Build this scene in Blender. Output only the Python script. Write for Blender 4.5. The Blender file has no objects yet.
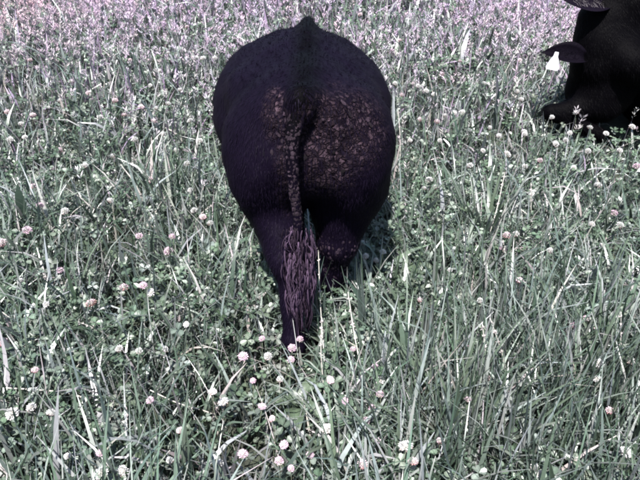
import bpy, math, random
import numpy as np
from mathutils import Vector, Matrix, Euler

random.seed(7)
rng = np.random.default_rng(11)
S = bpy.context.scene
COL = S.collection
R = math.radians

# ------------------------------------------------------------------ camera
CAM_H, PITCH, FPX = 1.70, 30.5, 600.0          # eye height, degrees looking down, focal length in photo pixels
cd = bpy.data.cameras.new('camera')
cam = bpy.data.objects.new('camera', cd)
COL.objects.link(cam)
cam.location = (0, 0, CAM_H)
cam.rotation_euler = (R(90 - PITCH), 0, 0)
cd.sensor_fit = 'HORIZONTAL'
cd.sensor_width = 36
cd.lens = 36 * FPX / 640
cd.clip_start = 0.02
cd.clip_end = 6000
S.camera = cam

# ------------------------------------------------------------------ sky, sun, exposure
SUN_EL, SUN_AZ = 63, 194      # azimuth clockwise from +Y: the sun stands behind the camera, a little to the left
w = bpy.data.worlds.new('World')
S.world = w
w.use_nodes = True
nt = w.node_tree
nt.nodes.clear()
sky = nt.nodes.new('ShaderNodeTexSky')
sky.sky_type = 'NISHITA'
sky.sun_disc = False
sky.sun_elevation = R(SUN_EL)
sky.sun_rotation = R(SUN_AZ)
bg = nt.nodes.new('ShaderNodeBackground')
bg.inputs['Strength'].default_value = 0.075
wo = nt.nodes.new('ShaderNodeOutputWorld')
nt.links.new(sky.outputs[0], bg.inputs[0])
nt.links.new(bg.outputs[0], wo.inputs[0])
sd = bpy.data.lights.new('sun', 'SUN')
sd.energy = 5.0
sd.angle = R(0.6)
sd.color = (1.0, 0.965, 0.945)
sun = bpy.data.objects.new('sun', sd)
COL.objects.link(sun)
_d = Vector((math.sin(R(SUN_AZ)) * math.cos(R(SUN_EL)), math.cos(R(SUN_AZ)) * math.cos(R(SUN_EL)), math.sin(R(SUN_EL))))
sun.rotation_euler = _d.to_track_quat('Z', 'Y').to_euler()
sun.location = (-4, -4, 9)
S.view_settings.view_transform = 'Standard'
S.view_settings.look = 'None'
S.view_settings.exposure = 1.58
S.cycles.filter_width = 2.1
S.cycles.max_bounces = 6
S.cycles.diffuse_bounces = 3
S.cycles.glossy_bounces = 2
S.cycles.transmission_bounces = 3
S.view_settings.gamma = 1
S.view_settings.use_curve_mapping = False

# ------------------------------------------------------------------ helpers
def tag(o, label=None, cat=None, group=None, kind=None):
    if label: o['label'] = label
    if cat: o['category'] = cat
    if group: o['group'] = group
    if kind: o['kind'] = kind
    return o

def empty(name, loc, rz=0.0):
    o = bpy.data.objects.new(name, None)
    COL.objects.link(o)
    o.empty_display_size = 0.1
    o.location = loc
    o.rotation_euler = (0, 0, rz)
    return o

def mesh_np(name, V, F, cols=None, smooth=True):
    """V (n,3); F list of int arrays (m,3) and/or (m,4)."""
    if not isinstance(F, (list, tuple)): F = [F]
    F = [np.asarray(f, dtype=np.int32) for f in F if len(f)]
    me = bpy.data.meshes.new(name)
    me.vertices.add(len(V))
    me.vertices.foreach_set('co', np.ascontiguousarray(V, dtype=np.float32).ravel())
    loops = np.concatenate([f.ravel() for f in F])
    sizes = np.concatenate([np.full(len(f), f.shape[1], dtype=np.int32) for f in F])
    starts = np.concatenate([[0], np.cumsum(sizes)[:-1]]).astype(np.int32)
    me.loops.add(len(loops))
    me.loops.foreach_set('vertex_index', loops)
    me.polygons.add(len(sizes))
    me.polygons.foreach_set('loop_start', starts)
    me.polygons.foreach_set('use_smooth', np.full(len(sizes), smooth, dtype=bool))
    me.update(calc_edges=True)
    me.validate()
    if cols is not None:
        a = me.color_attributes.new('Col', 'FLOAT_COLOR', 'POINT')
        c4 = np.ones((len(V), 4), dtype=np.float32)
        c4[:, :3] = cols
        a.data.foreach_set('color', c4.ravel())
    return me

def link(name, me, mat=None, parent=None, loc=(0, 0, 0), rot=(0, 0, 0), scale=(1, 1, 1)):
    o = bpy.data.objects.new(name, me)
    COL.objects.link(o)
    if mat is not None and not me.materials: me.materials.append(mat)
    if parent is not None: o.parent = parent
    o.location = loc; o.rotation_euler = rot; o.scale = scale
    return o

def cat_geo(parts):
    """join [(V, tri/quad F, cols)] -> V, [tris, quads], cols"""
    V, T, Q, C, n = [], [], [], [], 0
    for v, f, c in parts:
        v = np.asarray(v, dtype=np.float32)
        V.append(v); C.append(np.broadcast_to(np.asarray(c, dtype=np.float32), v.shape))
        for ff in (f if isinstance(f, (list, tuple)) else [f]):
            ff = np.asarray(ff, dtype=np.int32)
            if len(ff) == 0: continue
            (T if ff.shape[1] == 3 else Q).append(ff + n)
        n += len(v)
    F = []
    if T: F.append(np.concatenate(T))
    if Q: F.append(np.concatenate(Q))
    return np.concatenate(V), F, np.concatenate(C)

def terrain(x, y):
    x = np.asarray(x, dtype=np.float64); y = np.asarray(y, dtype=np.float64)
    t = np.clip((y - 2.6) / 2.2, 0, 1)
    rise = 0.13 * (t * t * (3 - 2 * t)) * np.clip(y - 3.4, 0, 26) + 0.0
    far = np.clip((y - 29) / 300, 0, 1)
    rise = rise + 9 * far * far * (3 - 2 * far)
    bump = 0.012 * np.sin(2.1 * x + 1.3 * y) + 0.01 * np.sin(3.7 * x - 2.9 * y + 1)
    return rise + bump * np.clip(12 - np.abs(y), 0, 1)

def ray(px, py):
    xr = (px - 320) / FPX; yu = (240 - py) / FPX
    p = R(PITCH)
    return np.array([xr, math.cos(p) + yu * math.sin(p), -math.sin(p) + yu * math.cos(p)])

def at(px, py, h=0.0):
    """where the sight line of a photo pixel meets the surface h metres above the ground"""
    d = ray(px, py)
    if d[2] > -0.02: return None
    t = CAM_H / -d[2]
    lo, hi = 0.3, 60.0
    f = lambda s: CAM_H + d[2] * s - (terrain(d[0] * s, d[1] * s) + h)
    for _ in range(50):
        m = (lo + hi) / 2
        if f(m) > 0: lo = m
        else: hi = m
    return np.array([d[0] * lo, d[1] * lo, float(terrain(d[0] * lo, d[1] * lo))])

def proj(P):
    P = np.asarray(P, dtype=np.float64)
    p = R(PITCH)
    y = P[..., 1]; z = P[..., 2] - CAM_H
    dep = y * math.cos(p) - z * math.sin(p)
    up = y * math.sin(p) + z * math.cos(p)
    return 320 + FPX * P[..., 0] / dep, 240 - FPX * up / dep

def vnoise(x, y, s, seed=0.0):
    x = np.asarray(x) * s; y = np.asarray(y) * s
    return (np.sin(1.0 * x + 0.6 * y + seed) + np.sin(-0.7 * x + 1.3 * y + 2.1 * seed + 1)
            + np.sin(1.9 * x + 0.3 * y + 3.3 * seed + 2) * 0.6 + np.sin(0.4 * x - 2.2 * y + 1.7 * seed) * 0.6) / 3.2

# ------------------------------------------------------------------ materials
def newmat(name):
    m = bpy.data.materials.new(name)
    m.use_nodes = True
    n = m.node_tree
    b = n.nodes['Principled BSDF']
    return m, n, b

def leaf_mat(name, rough=0.42, trans=0.3, spec=0.5, noise=60.0):
    m, n, b = newmat(name)
    at_ = n.nodes.new('ShaderNodeAttribute'); at_.attribute_name = 'Col'
    tc = n.nodes.new('ShaderNodeTexCoord')
    nz = n.nodes.new('ShaderNodeTexNoise'); nz.inputs['Scale'].default_value = noise; nz.inputs['Detail'].default_value = 3
    mr = n.nodes.new('ShaderNodeMapRange'); mr.inputs['To Min'].default_value = 0.72; mr.inputs['To Max'].default_value = 1.25
    mx = n.nodes.new('ShaderNodeMix'); mx.data_type = 'RGBA'; mx.blend_type = 'MULTIPLY'; mx.inputs['Factor'].default_value = 1
    n.links.new(tc.outputs['Object'], nz.inputs['Vector'])
    n.links.new(nz.outputs['Fac'], mr.inputs['Value'])
    n.links.new(at_.outputs['Color'], mx.inputs['A'])
    n.links.new(mr.outputs['Result'], mx.inputs['B'])
    n.links.new(mx.outputs['Result'], b.inputs['Base Color'])
    b.inputs['Roughness'].default_value = rough
    b.inputs['Specular IOR Level'].default_value = spec
    tr = n.nodes.new('ShaderNodeBsdfTranslucent')
    n.links.new(mx.outputs['Result'], tr.inputs['Color'])
    ms = n.nodes.new('ShaderNodeMixShader'); ms.inputs[0].default_value = trans
    n.links.new(b.outputs[0], ms.inputs[1]); n.links.new(tr.outputs[0], ms.inputs[2])
    n.links.new(ms.outputs[0], n.nodes['Material Output'].inputs['Surface'])
    return m

M = {}
M['grass'] = leaf_mat('grass_blades', 0.34, 0.25, 0.75, 45)
M['clover'] = leaf_mat('clover_leaf', 0.42, 0.25, 0.6, 80)
M['petal'] = leaf_mat('clover_petal', 0.7, 0.3, 0.2, 200)
M['straw'] = leaf_mat('dry_stalk', 0.55, 0.15, 0.4, 90)

def hide_mat(name, base, bump=True):
    m, n, b = newmat(name)
    at_ = n.nodes.new('ShaderNodeAttribute'); at_.attribute_name = 'Col'
    tc = n.nodes.new('ShaderNodeTexCoord')
    mp = n.nodes.new('ShaderNodeMapping'); mp.inputs['Scale'].default_value = (1, 1, 0.28)
    nz = n.nodes.new('ShaderNodeTexNoise'); nz.inputs['Scale'].default_value = 130; nz.inputs['Detail'].default_value = 5
    n.links.new(tc.outputs['Object'], mp.inputs['Vector']); n.links.new(mp.outputs[0], nz.inputs['Vector'])
    nl = n.nodes.new('ShaderNodeTexNoise'); nl.inputs['Scale'].default_value = 7; nl.inputs['Detail'].default_value = 4
    n.links.new(tc.outputs['Object'], nl.inputs['Vector'])
    mr = n.nodes.new('ShaderNodeMapRange'); mr.inputs['To Min'].default_value = 0.6; mr.inputs['To Max'].default_value = 1.5
    n.links.new(nl.outputs['Fac'], mr.inputs['Value'])
    mx = n.nodes.new('ShaderNodeMix'); mx.data_type = 'RGBA'; mx.blend_type = 'MULTIPLY'; mx.inputs['Factor'].default_value = 1
    n.links.new(at_.outputs['Color'], mx.inputs['A']); n.links.new(mr.outputs[0], mx.inputs['B'])
    n.links.new(mx.outputs['Result'], b.inputs['Base Color'])
    b.inputs['Roughness'].default_value = 0.62
    b.inputs['Specular IOR Level'].default_value = 0.03
    b.inputs['Sheen Weight'].default_value = 0.002
    b.inputs['Sheen Roughness'].default_value = 0.5
    b.inputs['Sheen Tint'].default_value = (0.75, 0.62, 1, 1)
    # caked mud where the 'Mud' attribute says so: cracked cells, brown-violet, with raised relief
    mu = n.nodes.new('ShaderNodeAttribute'); mu.attribute_name = 'Mud'
    wn = n.nodes.new('ShaderNodeTexNoise'); wn.inputs['Scale'].default_value = 38; wn.inputs['Detail'].default_value = 6
    n.links.new(tc.outputs['Object'], wn.inputs['Vector'])
    wv = n.nodes.new('ShaderNodeVectorMath'); wv.operation = 'MULTIPLY_ADD'
    wv.inputs[1].default_value = (0.035, 0.035, 0.035)
    n.links.new(wn.outputs['Color'], wv.inputs[0]); n.links.new(tc.outputs['Object'], wv.inputs[2])
    v1 = n.nodes.new('ShaderNodeTexVoronoi'); v1.inputs['Scale'].default_value = 46; v1.feature = 'F1'
    v2 = n.nodes.new('ShaderNodeTexVoronoi'); v2.inputs['Scale'].default_value = 46; v2.feature = 'DISTANCE_TO_EDGE'
    for vv in (v1, v2): n.links.new(wv.outputs[0], vv.inputs['Vector'])
    e = n.nodes.new('ShaderNodeMapRange'); e.inputs['From Max'].default_value = 0.16; n.links.new(v2.outputs['Distance'], e.inputs['Value'])
    sepc = n.nodes.new('ShaderNodeSeparateColor'); n.links.new(v1.outputs['Color'], sepc.inputs[0])
    cr = n.nodes.new('ShaderNodeValToRGB')
    cr.color_ramp.elements[0].color = (0.011, 0.0069, 0.0094, 1); cr.color_ramp.elements[1].color = (0.062, 0.040, 0.052, 1)
    n.links.new(sepc.outputs['Red'], cr.inputs[0])
    ma = n.nodes.new('ShaderNodeMath'); ma.operation = 'MULTIPLY'
    nf = n.nodes.new('ShaderNodeMapRange'); nf.inputs['From Min'].default_value = 0.36; nf.inputs['From Max'].default_value = 0.56
    n.links.new(wn.outputs['Fac'], nf.inputs['Value'])
    m2 = n.nodes.new('ShaderNodeMath'); m2.operation = 'MULTIPLY'
    n.links.new(nf.outputs[0], m2.inputs[0]); n.links.new(e.outputs[0], m2.inputs[1])
    n.links.new(m2.outputs[0], ma.inputs[0]); n.links.new(mu.outputs['Fac'], ma.inputs[1])
    mm = n.nodes.new('ShaderNodeMix'); mm.data_type = 'RGBA'
    n.links.new(ma.outputs[0], mm.inputs['Factor']); n.links.new(mx.outputs['Result'], mm.inputs['A']); n.links.new(cr.outputs[0], mm.inputs['B'])
    n.links.new(mm.outputs['Result'], b.inputs['Base Color'])
    bp = n.nodes.new('ShaderNodeBump'); bp.inputs['Strength'].default_value = 0.7; bp.inputs['Distance'].default_value = 0.006
    n.links.new(nz.outputs['Fac'], bp.inputs['Height'])
    b2 = n.nodes.new('ShaderNodeBump'); b2.inputs['Strength'].default_value = 0.9; b2.inputs['Distance'].default_value = 0.012
    n.links.new(ma.outputs[0], b2.inputs['Height']); n.links.new(bp.outputs[0], b2.inputs['Normal']); n.links.new(b2.outputs[0], b.inputs['Normal'])
    return m
M['hide'] = hide_mat('black_hide', None)

def attr_mat(name, rough, spec=0.3, nscale=60, bump=0.5):
    m, n, b = newmat(name)
    at_ = n.nodes.new('ShaderNodeAttribute'); at_.attribute_name = 'Col'
    nz = n.nodes.new('ShaderNodeTexNoise'); nz.inputs['Scale'].default_value = nscale; nz.inputs['Detail'].default_value = 5
    tc = n.nodes.new('ShaderNodeTexCoord'); n.links.new(tc.outputs['Object'], nz.inputs['Vector'])
    mr = n.nodes.new('ShaderNodeMapRange'); mr.inputs['To Min'].default_value = 0.6; mr.inputs['To Max'].default_value = 1.4
    n.links.new(nz.outputs['Fac'], mr.inputs['Value'])
    mx = n.nodes.new('ShaderNodeMix'); mx.data_type = 'RGBA'; mx.blend_type = 'MULTIPLY'; mx.inputs['Factor'].default_value = 1
    n.links.new(at_.outputs['Color'], mx.inputs['A']); n.links.new(mr.outputs[0], mx.inputs['B'])
    n.links.new(mx.outputs['Result'], b.inputs['Base Color'])
    b.inputs['Roughness'].default_value = rough
    b.inputs['Specular IOR Level'].default_value = spec
    bp = n.nodes.new('ShaderNodeBump'); bp.inputs['Strength'].default_value = bump; bp.inputs['Distance'].default_value = 0.004
    n.links.new(nz.outputs['Fac'], bp.inputs['Height']); n.links.new(bp.outputs[0], b.inputs['Normal'])
    return m
M['mud'] = attr_mat('dried_mud', 0.85, 0.15, 70, 0.8)
M['hair'] = attr_mat('coarse_hair', 0.65, 0.05, 200, 0.2)
M['horn'] = attr_mat('hoof_horn', 0.45, 0.4, 90, 0.4)
M['tag'] = attr_mat('white_plastic', 0.4, 0.5, 30, 0.05)
M['eye'] = attr_mat('wet_eye', 0.08, 0.6, 30, 0.0)

def soil_mat():
    m, n, b = newmat('meadow_soil')
    tc = n.nodes.new('ShaderNodeTexCoord')
    a = n.nodes.new('ShaderNodeTexNoise'); a.inputs['Scale'].default_value = 9; a.inputs['Detail'].default_value = 8
    r = n.nodes.new('ShaderNodeValToRGB')
    r.color_ramp.elements[0].position = 0.35; r.color_ramp.elements[0].color = (0.014, 0.014, 0.010, 1)
    r.color_ramp.elements[1].position = 0.68; r.color_ramp.elements[1].color = (0.034, 0.044, 0.026, 1)
    n.links.new(tc.outputs['Object'], a.inputs['Vector']); n.links.new(a.outputs['Fac'], r.inputs[0])
    # beyond the built blades the field reads as a mass of grey-green grass
    far = n.nodes.new('ShaderNodeTexNoise'); far.inputs['Scale'].default_value = 1.3; far.inputs['Detail'].default_value = 10
    n.links.new(tc.outputs['Object'], far.inputs['Vector'])
    r2 = n.nodes.new('ShaderNodeValToRGB')
    r2.color_ramp.elements[0].position = 0.3; r2.color_ramp.elements[0].color = (0.07, 0.085, 0.055, 1)
    r2.color_ramp.elements[1].position = 0.7; r2.color_ramp.elements[1].color = (0.12, 0.13, 0.10, 1)
    n.links.new(far.outputs['Fac'], r2.inputs[0])
    sp = n.nodes.new('ShaderNodeVectorMath'); sp.operation = 'LENGTH'; n.links.new(tc.outputs['Object'], sp.inputs[0])
    mr = n.nodes.new('ShaderNodeMapRange'); mr.inputs['From Min'].default_value = 8.5; mr.inputs['From Max'].default_value = 11
    n.links.new(sp.outputs['Value'], mr.inputs['Value'])
    mx = n.nodes.new('ShaderNodeMix'); mx.data_type = 'RGBA'
    n.links.new(mr.outputs[0], mx.inputs['Factor']); n.links.new(r.outputs[0], mx.inputs['A']); n.links.new(r2.outputs[0], mx.inputs['B'])
    n.links.new(mx.outputs['Result'], b.inputs['Base Color'])
    b.inputs['Roughness'].default_value = 0.95
    bp = n.nodes.new('ShaderNodeBump'); bp.inputs['Strength'].default_value = 0.8; bp.inputs['Distance'].default_value = 0.02
    n.links.new(a.outputs['Fac'], bp.inputs['Height']); n.links.new(bp.outputs[0], b.inputs['Normal'])
    return m
M['soil'] = soil_mat()

# ------------------------------------------------------------------ the setting: the meadow ground
xs = np.concatenate([-np.geomspace(1500, 8, 14), np.linspace(-7, 7, 57), np.geomspace(8, 1500, 14)])
ys = np.concatenate([-np.geomspace(1500, 8, 12), np.linspace(-6, 14, 81), np.geomspace(15, 2500, 26)])
gx, gy = np.meshgrid(xs, ys)
gz = terrain(gx, gy)
gv = np.stack([gx.ravel(), gy.ravel(), gz.ravel()], 1)
ni, nj = len(ys), len(xs)
ii, jj = np.meshgrid(np.arange(ni - 1), np.arange(nj - 1), indexing='ij')
k = (ii * nj + jj).ravel()
gf = np.stack([k, k + 1, k + nj + 1, k + nj], 1)
ground = link('meadow_ground', mesh_np('meadow_ground', gv, gf), M['soil'])
tag(ground, 'dark soil of the meadow under grass and clover', 'ground', kind='structure')

# ------------------------------------------------------------------ implicit surfaces for the animals
def sd_ell(P, c, r, rot=None):
    q = P - np.array(c, dtype=np.float32)
    if rot is not None: q = q @ np.array(rot.to_matrix(), dtype=np.float32)   # world -> local
    r = np.array(r, dtype=np.float32)
    k0 = np.linalg.norm(q / r, axis=-1); k1 = np.linalg.norm(q / (r * r), axis=-1) + 1e-6
    return k0 * (k0 - 1) / k1

def sd_cone(P, a, b, ra, rb):
    a = np.array(a, dtype=np.float32); b = np.array(b, dtype=np.float32)
    ba = b - a; pa = P - a
    h = np.clip((pa @ ba) / float(ba @ ba), 0, 1)
    return np.linalg.norm(pa - h[..., None] * ba, axis=-1) - (ra + (rb - ra) * h)

def smin(a, b, k):
    h = np.clip(0.5 + 0.5 * (b - a) / k, 0, 1)
    return b + (a - b) * h - k * h * (1 - h)

def smax(a, b, k): return -smin(-a, -b, k)

def surface_nets(fn, lo, hi, res):
    ax = [np.arange(lo[i], hi[i] + res, res, dtype=np.float32) for i in range(3)]
    G = np.stack(np.meshgrid(*ax, indexing='ij'), -1)
    D = fn(G.reshape(-1, 3)).reshape(G.shape[:3]).astype(np.float32)
    ins = D < 0
    n = D.shape
    cs = (n[0] - 1, n[1] - 1, n[2] - 1)
    cnt = np.zeros(cs, np.int16); acc = np.zeros(cs + (3,), np.float32)
    corners = [(i, j, k) for i in (0, 1) for j in (0, 1) for k in (0, 1)]
    for c in corners:
        for axis in range(3):
            if c[axis]: continue
            d = list(c); d[axis] = 1
            s0 = tuple(slice(c[q], c[q] + cs[q]) for q in range(3))
            s1 = tuple(slice(d[q], d[q] + cs[q]) for q in range(3))
            a, b = D[s0], D[s1]
            x = (a < 0) != (b < 0)
            t = np.where(x, a / np.where(x, a - b, 1), 0)
            for q in range(3):
                acc[..., q] += np.where(x, (t if q == axis else c[q]), 0)
            cnt += x
    act = cnt > 0
    idx = -np.ones(cs, np.int64); idx[act] = np.arange(act.sum())
    I = np.argwhere(act)
    V = (I + acc[act] / cnt[act][:, None]) * res + np.array(lo, dtype=np.float32)
    F = []
    for axis in range(3):
        u, v = (axis + 1) % 3, (axis + 2) % 3
        s0 = [slice(1, -1)] * 3; s1 = [slice(1, -1)] * 3
        s0[axis] = slice(0, -1); s1[axis] = slice(1, None)
        a = ins[tuple(s0)]; b = ins[tuple(s1)]
        for flip, msk in ((False, a & ~b), (True, ~a & b)):
            E = np.argwhere(msk)
            off = np.ones(3, int); off[axis] = 0
            E = E + off
            q = []
            for du, dv in ((0, 0), (-1, 0), (-1, -1), (0, -1)):
                e = E.copy(); e[:, u] += du; e[:, v] += dv
                q.append(idx[e[:, 0], e[:, 1], e[:, 2]])
            q = np.stack(q, 1)
            if flip: q = q[:, ::-1]
            F.append(q)
    return V.astype(np.float32), np.concatenate(F)

def vert_normals(V, F):
    n = np.cross(V[F[:, 2]] - V[F[:, 0]], V[F[:, 3]] - V[F[:, 1]])
    N = np.zeros_like(V)
    for i in range(4): np.add.at(N, F[:, i], n)
    return N / (np.linalg.norm(N, axis=1, keepdims=True) + 1e-9)

def tube(pts, rad, seg=8, twist=0.0, lump=0.0, seed=0):
    pts = np.asarray(pts, dtype=np.float64); n = len(pts)
    rad = np.broadcast_to(np.asarray(rad, dtype=np.float64), (n,))
    rs = np.random.default_rng(seed)
    V = []
    for i in range(n):
        t = pts[min(i + 1, n - 1)] - pts[max(i - 1, 0)]
        t = t / (np.linalg.norm(t) + 1e-9)
        up = np.array([1.0, 0, 0]) if abs(t[0]) < 0.9 else np.array([0, 1.0, 0])
        a = np.cross(t, up); a /= np.linalg.norm(a); b = np.cross(t, a)
        for s in range(seg):
            an = 2 * math.pi * s / seg + twist * i
            r = rad[i] * (1 + lump * (rs.random() - 0.5))
            V.append(pts[i] + r * (math.cos(an) * a + math.sin(an) * b))
    F = []
    for i in range(n - 1):
        for s in range(seg):
            s2 = (s + 1) % seg
            F.append((i * seg + s, i * seg + s2, (i + 1) * seg + s2, (i + 1) * seg + s))
    V.append(pts[0]); V.append(pts[-1])
    T = []
    for s in range(seg):
        s2 = (s + 1) % seg
        T.append((n * seg, s2, s)); T.append((n * seg + 1, (n - 1) * seg + s, (n - 1) * seg + s2))
    return np.array(V), [np.array(T), np.array(F)]

def spline(ctrl, n):
    c = np.asarray(ctrl, dtype=np.float64)
    t = np.linspace(0, len(c) - 1 - 1e-6, n)
    i = t.astype(int); f = (t - i)[:, None]
    g = lambda k: c[np.clip(k, 0, len(c) - 1)]
    p0, p1, p2, p3 = g(i - 1), g(i), g(i + 1), g(i + 2)
    return 0.5 * (2 * p1 + (-p0 + p2) * f + (2 * p0 - 5 * p1 + 4 * p2 - p3) * f ** 2 + (-p0 + 3 * p1 - 3 * p2 + p3) * f ** 3)

BLACK = np.array([0.0029, 0.0017, 0.0053])
INK = np.array([0.0008, 0.0006, 0.0011])

def coat_hairs(V, N, n, length, flow, rs, base=BLACK):
    """short lying hairs, one thin triangle each, on the hide"""
    pick = rs.integers(0, len(V), n)
    P = V[pick] + N[pick] * -0.001
    nn = N[pick]
    fl = np.asarray(flow, dtype=np.float32) + rs.normal(0, 0.25, (n, 3))
    tan = fl - nn * (fl * nn).sum(1, keepdims=True)
    tan /= np.linalg.norm(tan, axis=1, keepdims=True) + 1e-6
    d = tan + nn * rs.uniform(0.12, 0.55, (n, 1))
    d /= np.linalg.norm(d, axis=1, keepdims=True)
    L = length * rs.uniform(0.5, 1.3, (n, 1))
    side = np.cross(d, nn); side /= np.linalg.norm(side, axis=1, keepdims=True) + 1e-6
    wd = rs.uniform(0.0007, 0.0015, (n, 1))
    A = P - side * wd; B = P + side * wd; C = P + d * L
    vv = np.stack([A, B, C], 1).reshape(-1, 3)
    ff = np.arange(3 * n).reshape(n, 3)
    cc = np.repeat(base * rs.uniform(0.7, 1.9, (n, 1)), 3, 0)
    return vv, ff, cc

def make_ear(name, parent, base, direction, up, length, width, seedv, col=BLACK, lining=True):
    """cupped leaf-shaped ear with thickness; direction: along the ear, up: the hollow side"""
    d = Vector(direction).normalized(); u = Vector(up); u = (u - d * u.dot(d)).normalized(); s = d.cross(u)
    nu, nv = 12, 9
    V, C = [], []
    for layer in (0, 1):
        for i in range(nu):
            t = i / (nu - 1)
            wdt = width * (0.22 + 0.78 * math.sin(math.pi * min(1, t * 0.9 + 0.08)) ** 0.9) * (1 - t ** 4) ** 0.5 + 0.002
            for j in range(nv):
                q = (j / (nv - 1)) * 2 - 1
                cup = 0.45 * wdt * (q * q) * (1 - 0.5 * t) - 0.10 * length * t * t
                p = Vector(base) + d * (length * t) + s * (q * wdt * 0.5) + u * (cup - 0.007 * layer * (1 - t * 0.6))
                V.append(p); C.append(col * (1.6 if layer == 0 else 1.0))
    F = []
    for i in range(nu - 1):
        for j in range(nv - 1):
            a = i * nv + j
            F.append((a, a + 1, a + nv + 1, a + nv))
            b = nu * nv + a
            F.append((b, b + nv, b + nv + 1, b + 1))
    m = nu * nv
    for i in range(nu - 1):
        for j in (0, nv - 1):
            a = i * nv + j
            q = (a, a + nv, m + a + nv, m + a)
            F.append(q if j == 0 else q[::-1])
    for j in range(nv - 1):
        a = (nu - 1) * nv + j
        F.append((a, a + 1, m + a + 1, m + a))
        F.append((j, m + j, m + j + 1, j + 1))
    ear = link(name, mesh_np(name, np.array(V), np.array(F), np.array(C)), M['hide'], parent)
    if lining:
        rs = np.random.default_rng(seedv)
        hv, hf, hc = [], [], []
        for i in range(260):
            t = rs.uniform(0.02, 0.8); q = rs.uniform(-0.8, 0.8)
            wdt = width * 0.8
            p0 = Vector(base) + d * (length * t) + s * (q * wdt * 0.4) + u * (0.45 * wdt * q * q * 0.6 - 0.1 * length * t * t - 0.001)
            dr = (d * rs.uniform(0.5, 1.2) + s * (-q * 0.8 + rs.normal(0, .3)) + u * rs.uniform(0.3, 0.9)).normalized()
            L = rs.uniform(0.02, 0.045)
            sd_ = s * 0.0011
            n0 = len(hv)
            hv += [p0 - sd_, p0 + sd_, p0 + dr * L]; hf.append((n0, n0 + 1, n0 + 2))
            c = np.array([0.16, 0.145, 0.15]) * rs.uniform(0.4, 1.5) if lining == 'pale' else col * rs.uniform(1, 4)
            hc += [c] * 3
        tag(link('ear_hair', mesh_np('ear_hair', np.array(hv), np.array(hf), np.array(hc)), M['hair'], ear), kind='stuff')
    return ear

def make_hoof(parent, loc, heading, sc=1.0):
    """two claws"""
    parts = []
    for sg in (-1, 1):
        prof = [(0.0, 0.034, 0.052), (0.02, 0.033, 0.050), (0.05, 0.029, 0.040), (0.075, 0.024, 0.032)]
        V = []
        for z, rx, ry in prof:
            for s in range(10):
                a = 2 * math.pi * s / 10
                toe = 1.25 if math.sin(a) > 0 else 0.85
                V.append((sg * 0.029 + rx * math.cos(a) * 0.9, ry * math.sin(a) * toe - z * 0.5, z))
        F = [(i * 10 + s, i * 10 + (s + 1) % 10, (i + 1) * 10 + (s + 1) % 10, (i + 1) * 10 + s) for i in range(3) for s in range(10)]
        V += [(sg * 0.029, 0, 0), (sg * 0.029, -0.036, 0.08)]
        T = [(40, (s + 1) % 10, s) for s in range(10)] + [(41, 30 + s, 30 + (s + 1) % 10) for s in range(10)]
        parts.append((np.array(V) * sc, [np.array(T), np.array(F)], (0.02, 0.018, 0.017)))
    V, F, C = cat_geo(parts)
    return link('hoof', mesh_np('hoof', V, F, C), M['horn'], parent, loc=loc, rot=(0, 0, heading))

def lump_mesh(rs, sub=6):
    """one irregular flake of dried dirt, flat towards -z"""
    V = [(0, 0, 0.38 + 0.25 * rs.random())]
    k = 7
    for s in range(k):
        a = 2 * math.pi * s / k; r = rs.uniform(0.4, 0.75)
        V.append((r * math.cos(a), r * math.sin(a), rs.uniform(0.2, 0.42)))
    for s in range(k):
        a = 2 * math.pi * (s + 0.4) / k; r = rs.uniform(0.75, 1.15)
        V.append((r * math.cos(a), r * math.sin(a), -0.15))
    T = [(0, 1 + s, 1 + (s + 1) % k) for s in range(k)]
    Q = []
    for s in range(k):
        s2 = (s + 1) % k
        Q.append((1 + s, 1 + k + s, 1 + k + s2, 1 + s2))
    return np.array(V), np.array(T), np.array(Q)

def frame(n):
    n = n / np.linalg.norm(n)
    up = np.array([0, 0, 1.0]) if abs(n[2]) < 0.9 else np.array([1.0, 0, 0])
    a = np.cross(up, n); a /= np.linalg.norm(a)
    return a, np.cross(n, a), n

def flakes(name, pts, nrm, sizes, cols, parent, mat, rs, stretch=1.0):
    parts = []
    for p, n, s, c in zip(pts, nrm, sizes, cols):
        V, T, Q = lump_mesh(rs)
        a, b, n = frame(np.asarray(n, dtype=np.float64) + rs.normal(0, 0.18, 3))
        an = rs.uniform(0, 2 * math.pi)
        a2 = a * math.cos(an) + b * math.sin(an); b2 = -a * math.sin(an) + b * math.cos(an)
        W = p + s * (V[:, :1] * a2 + V[:, 1:2] * b2 * rs.uniform(0.5, 1.0) + V[:, 2:] * n * rs.uniform(0.12, 0.34))
        if stretch != 1.0: W = p + (W - p) * np.array([1, 1, stretch])
        parts.append((W, [T, Q], c))
    V, F, C = cat_geo(parts)
    return tag(link(name, mesh_np(name, V, F, C, smooth=False), mat, parent), kind='stuff')

# ------------------------------------------------------------------ the standing cow, seen from behind
COW = np.array([-0.050, 2.02, 0.0])
LH = [(-0.150, 0.20, 0.62), (-0.080, -0.065, 0.45), (-0.050, -0.165, 0.14), (-0.048, -0.140, 0.06)]   # hind legs: stifle, hock, fetlock, coronet
RH = [(0.15, 0.30, 0.60), (0.118, 0.13, 0.41), (0.100, 0.17, 0.14), (0.100, 0.20, 0.06)]
LF = [(-0.20, 1.22, 0.62), (-0.15, 1.24, 0.40), (-0.14, 1.24, 0.14), (-0.14, 1.27, 0.06)]
RF = [(0.20, 1.12, 0.62), (0.15, 1.04, 0.40), (0.14, 0.98, 0.14), (0.14, 1.00, 0.06)]

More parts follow.
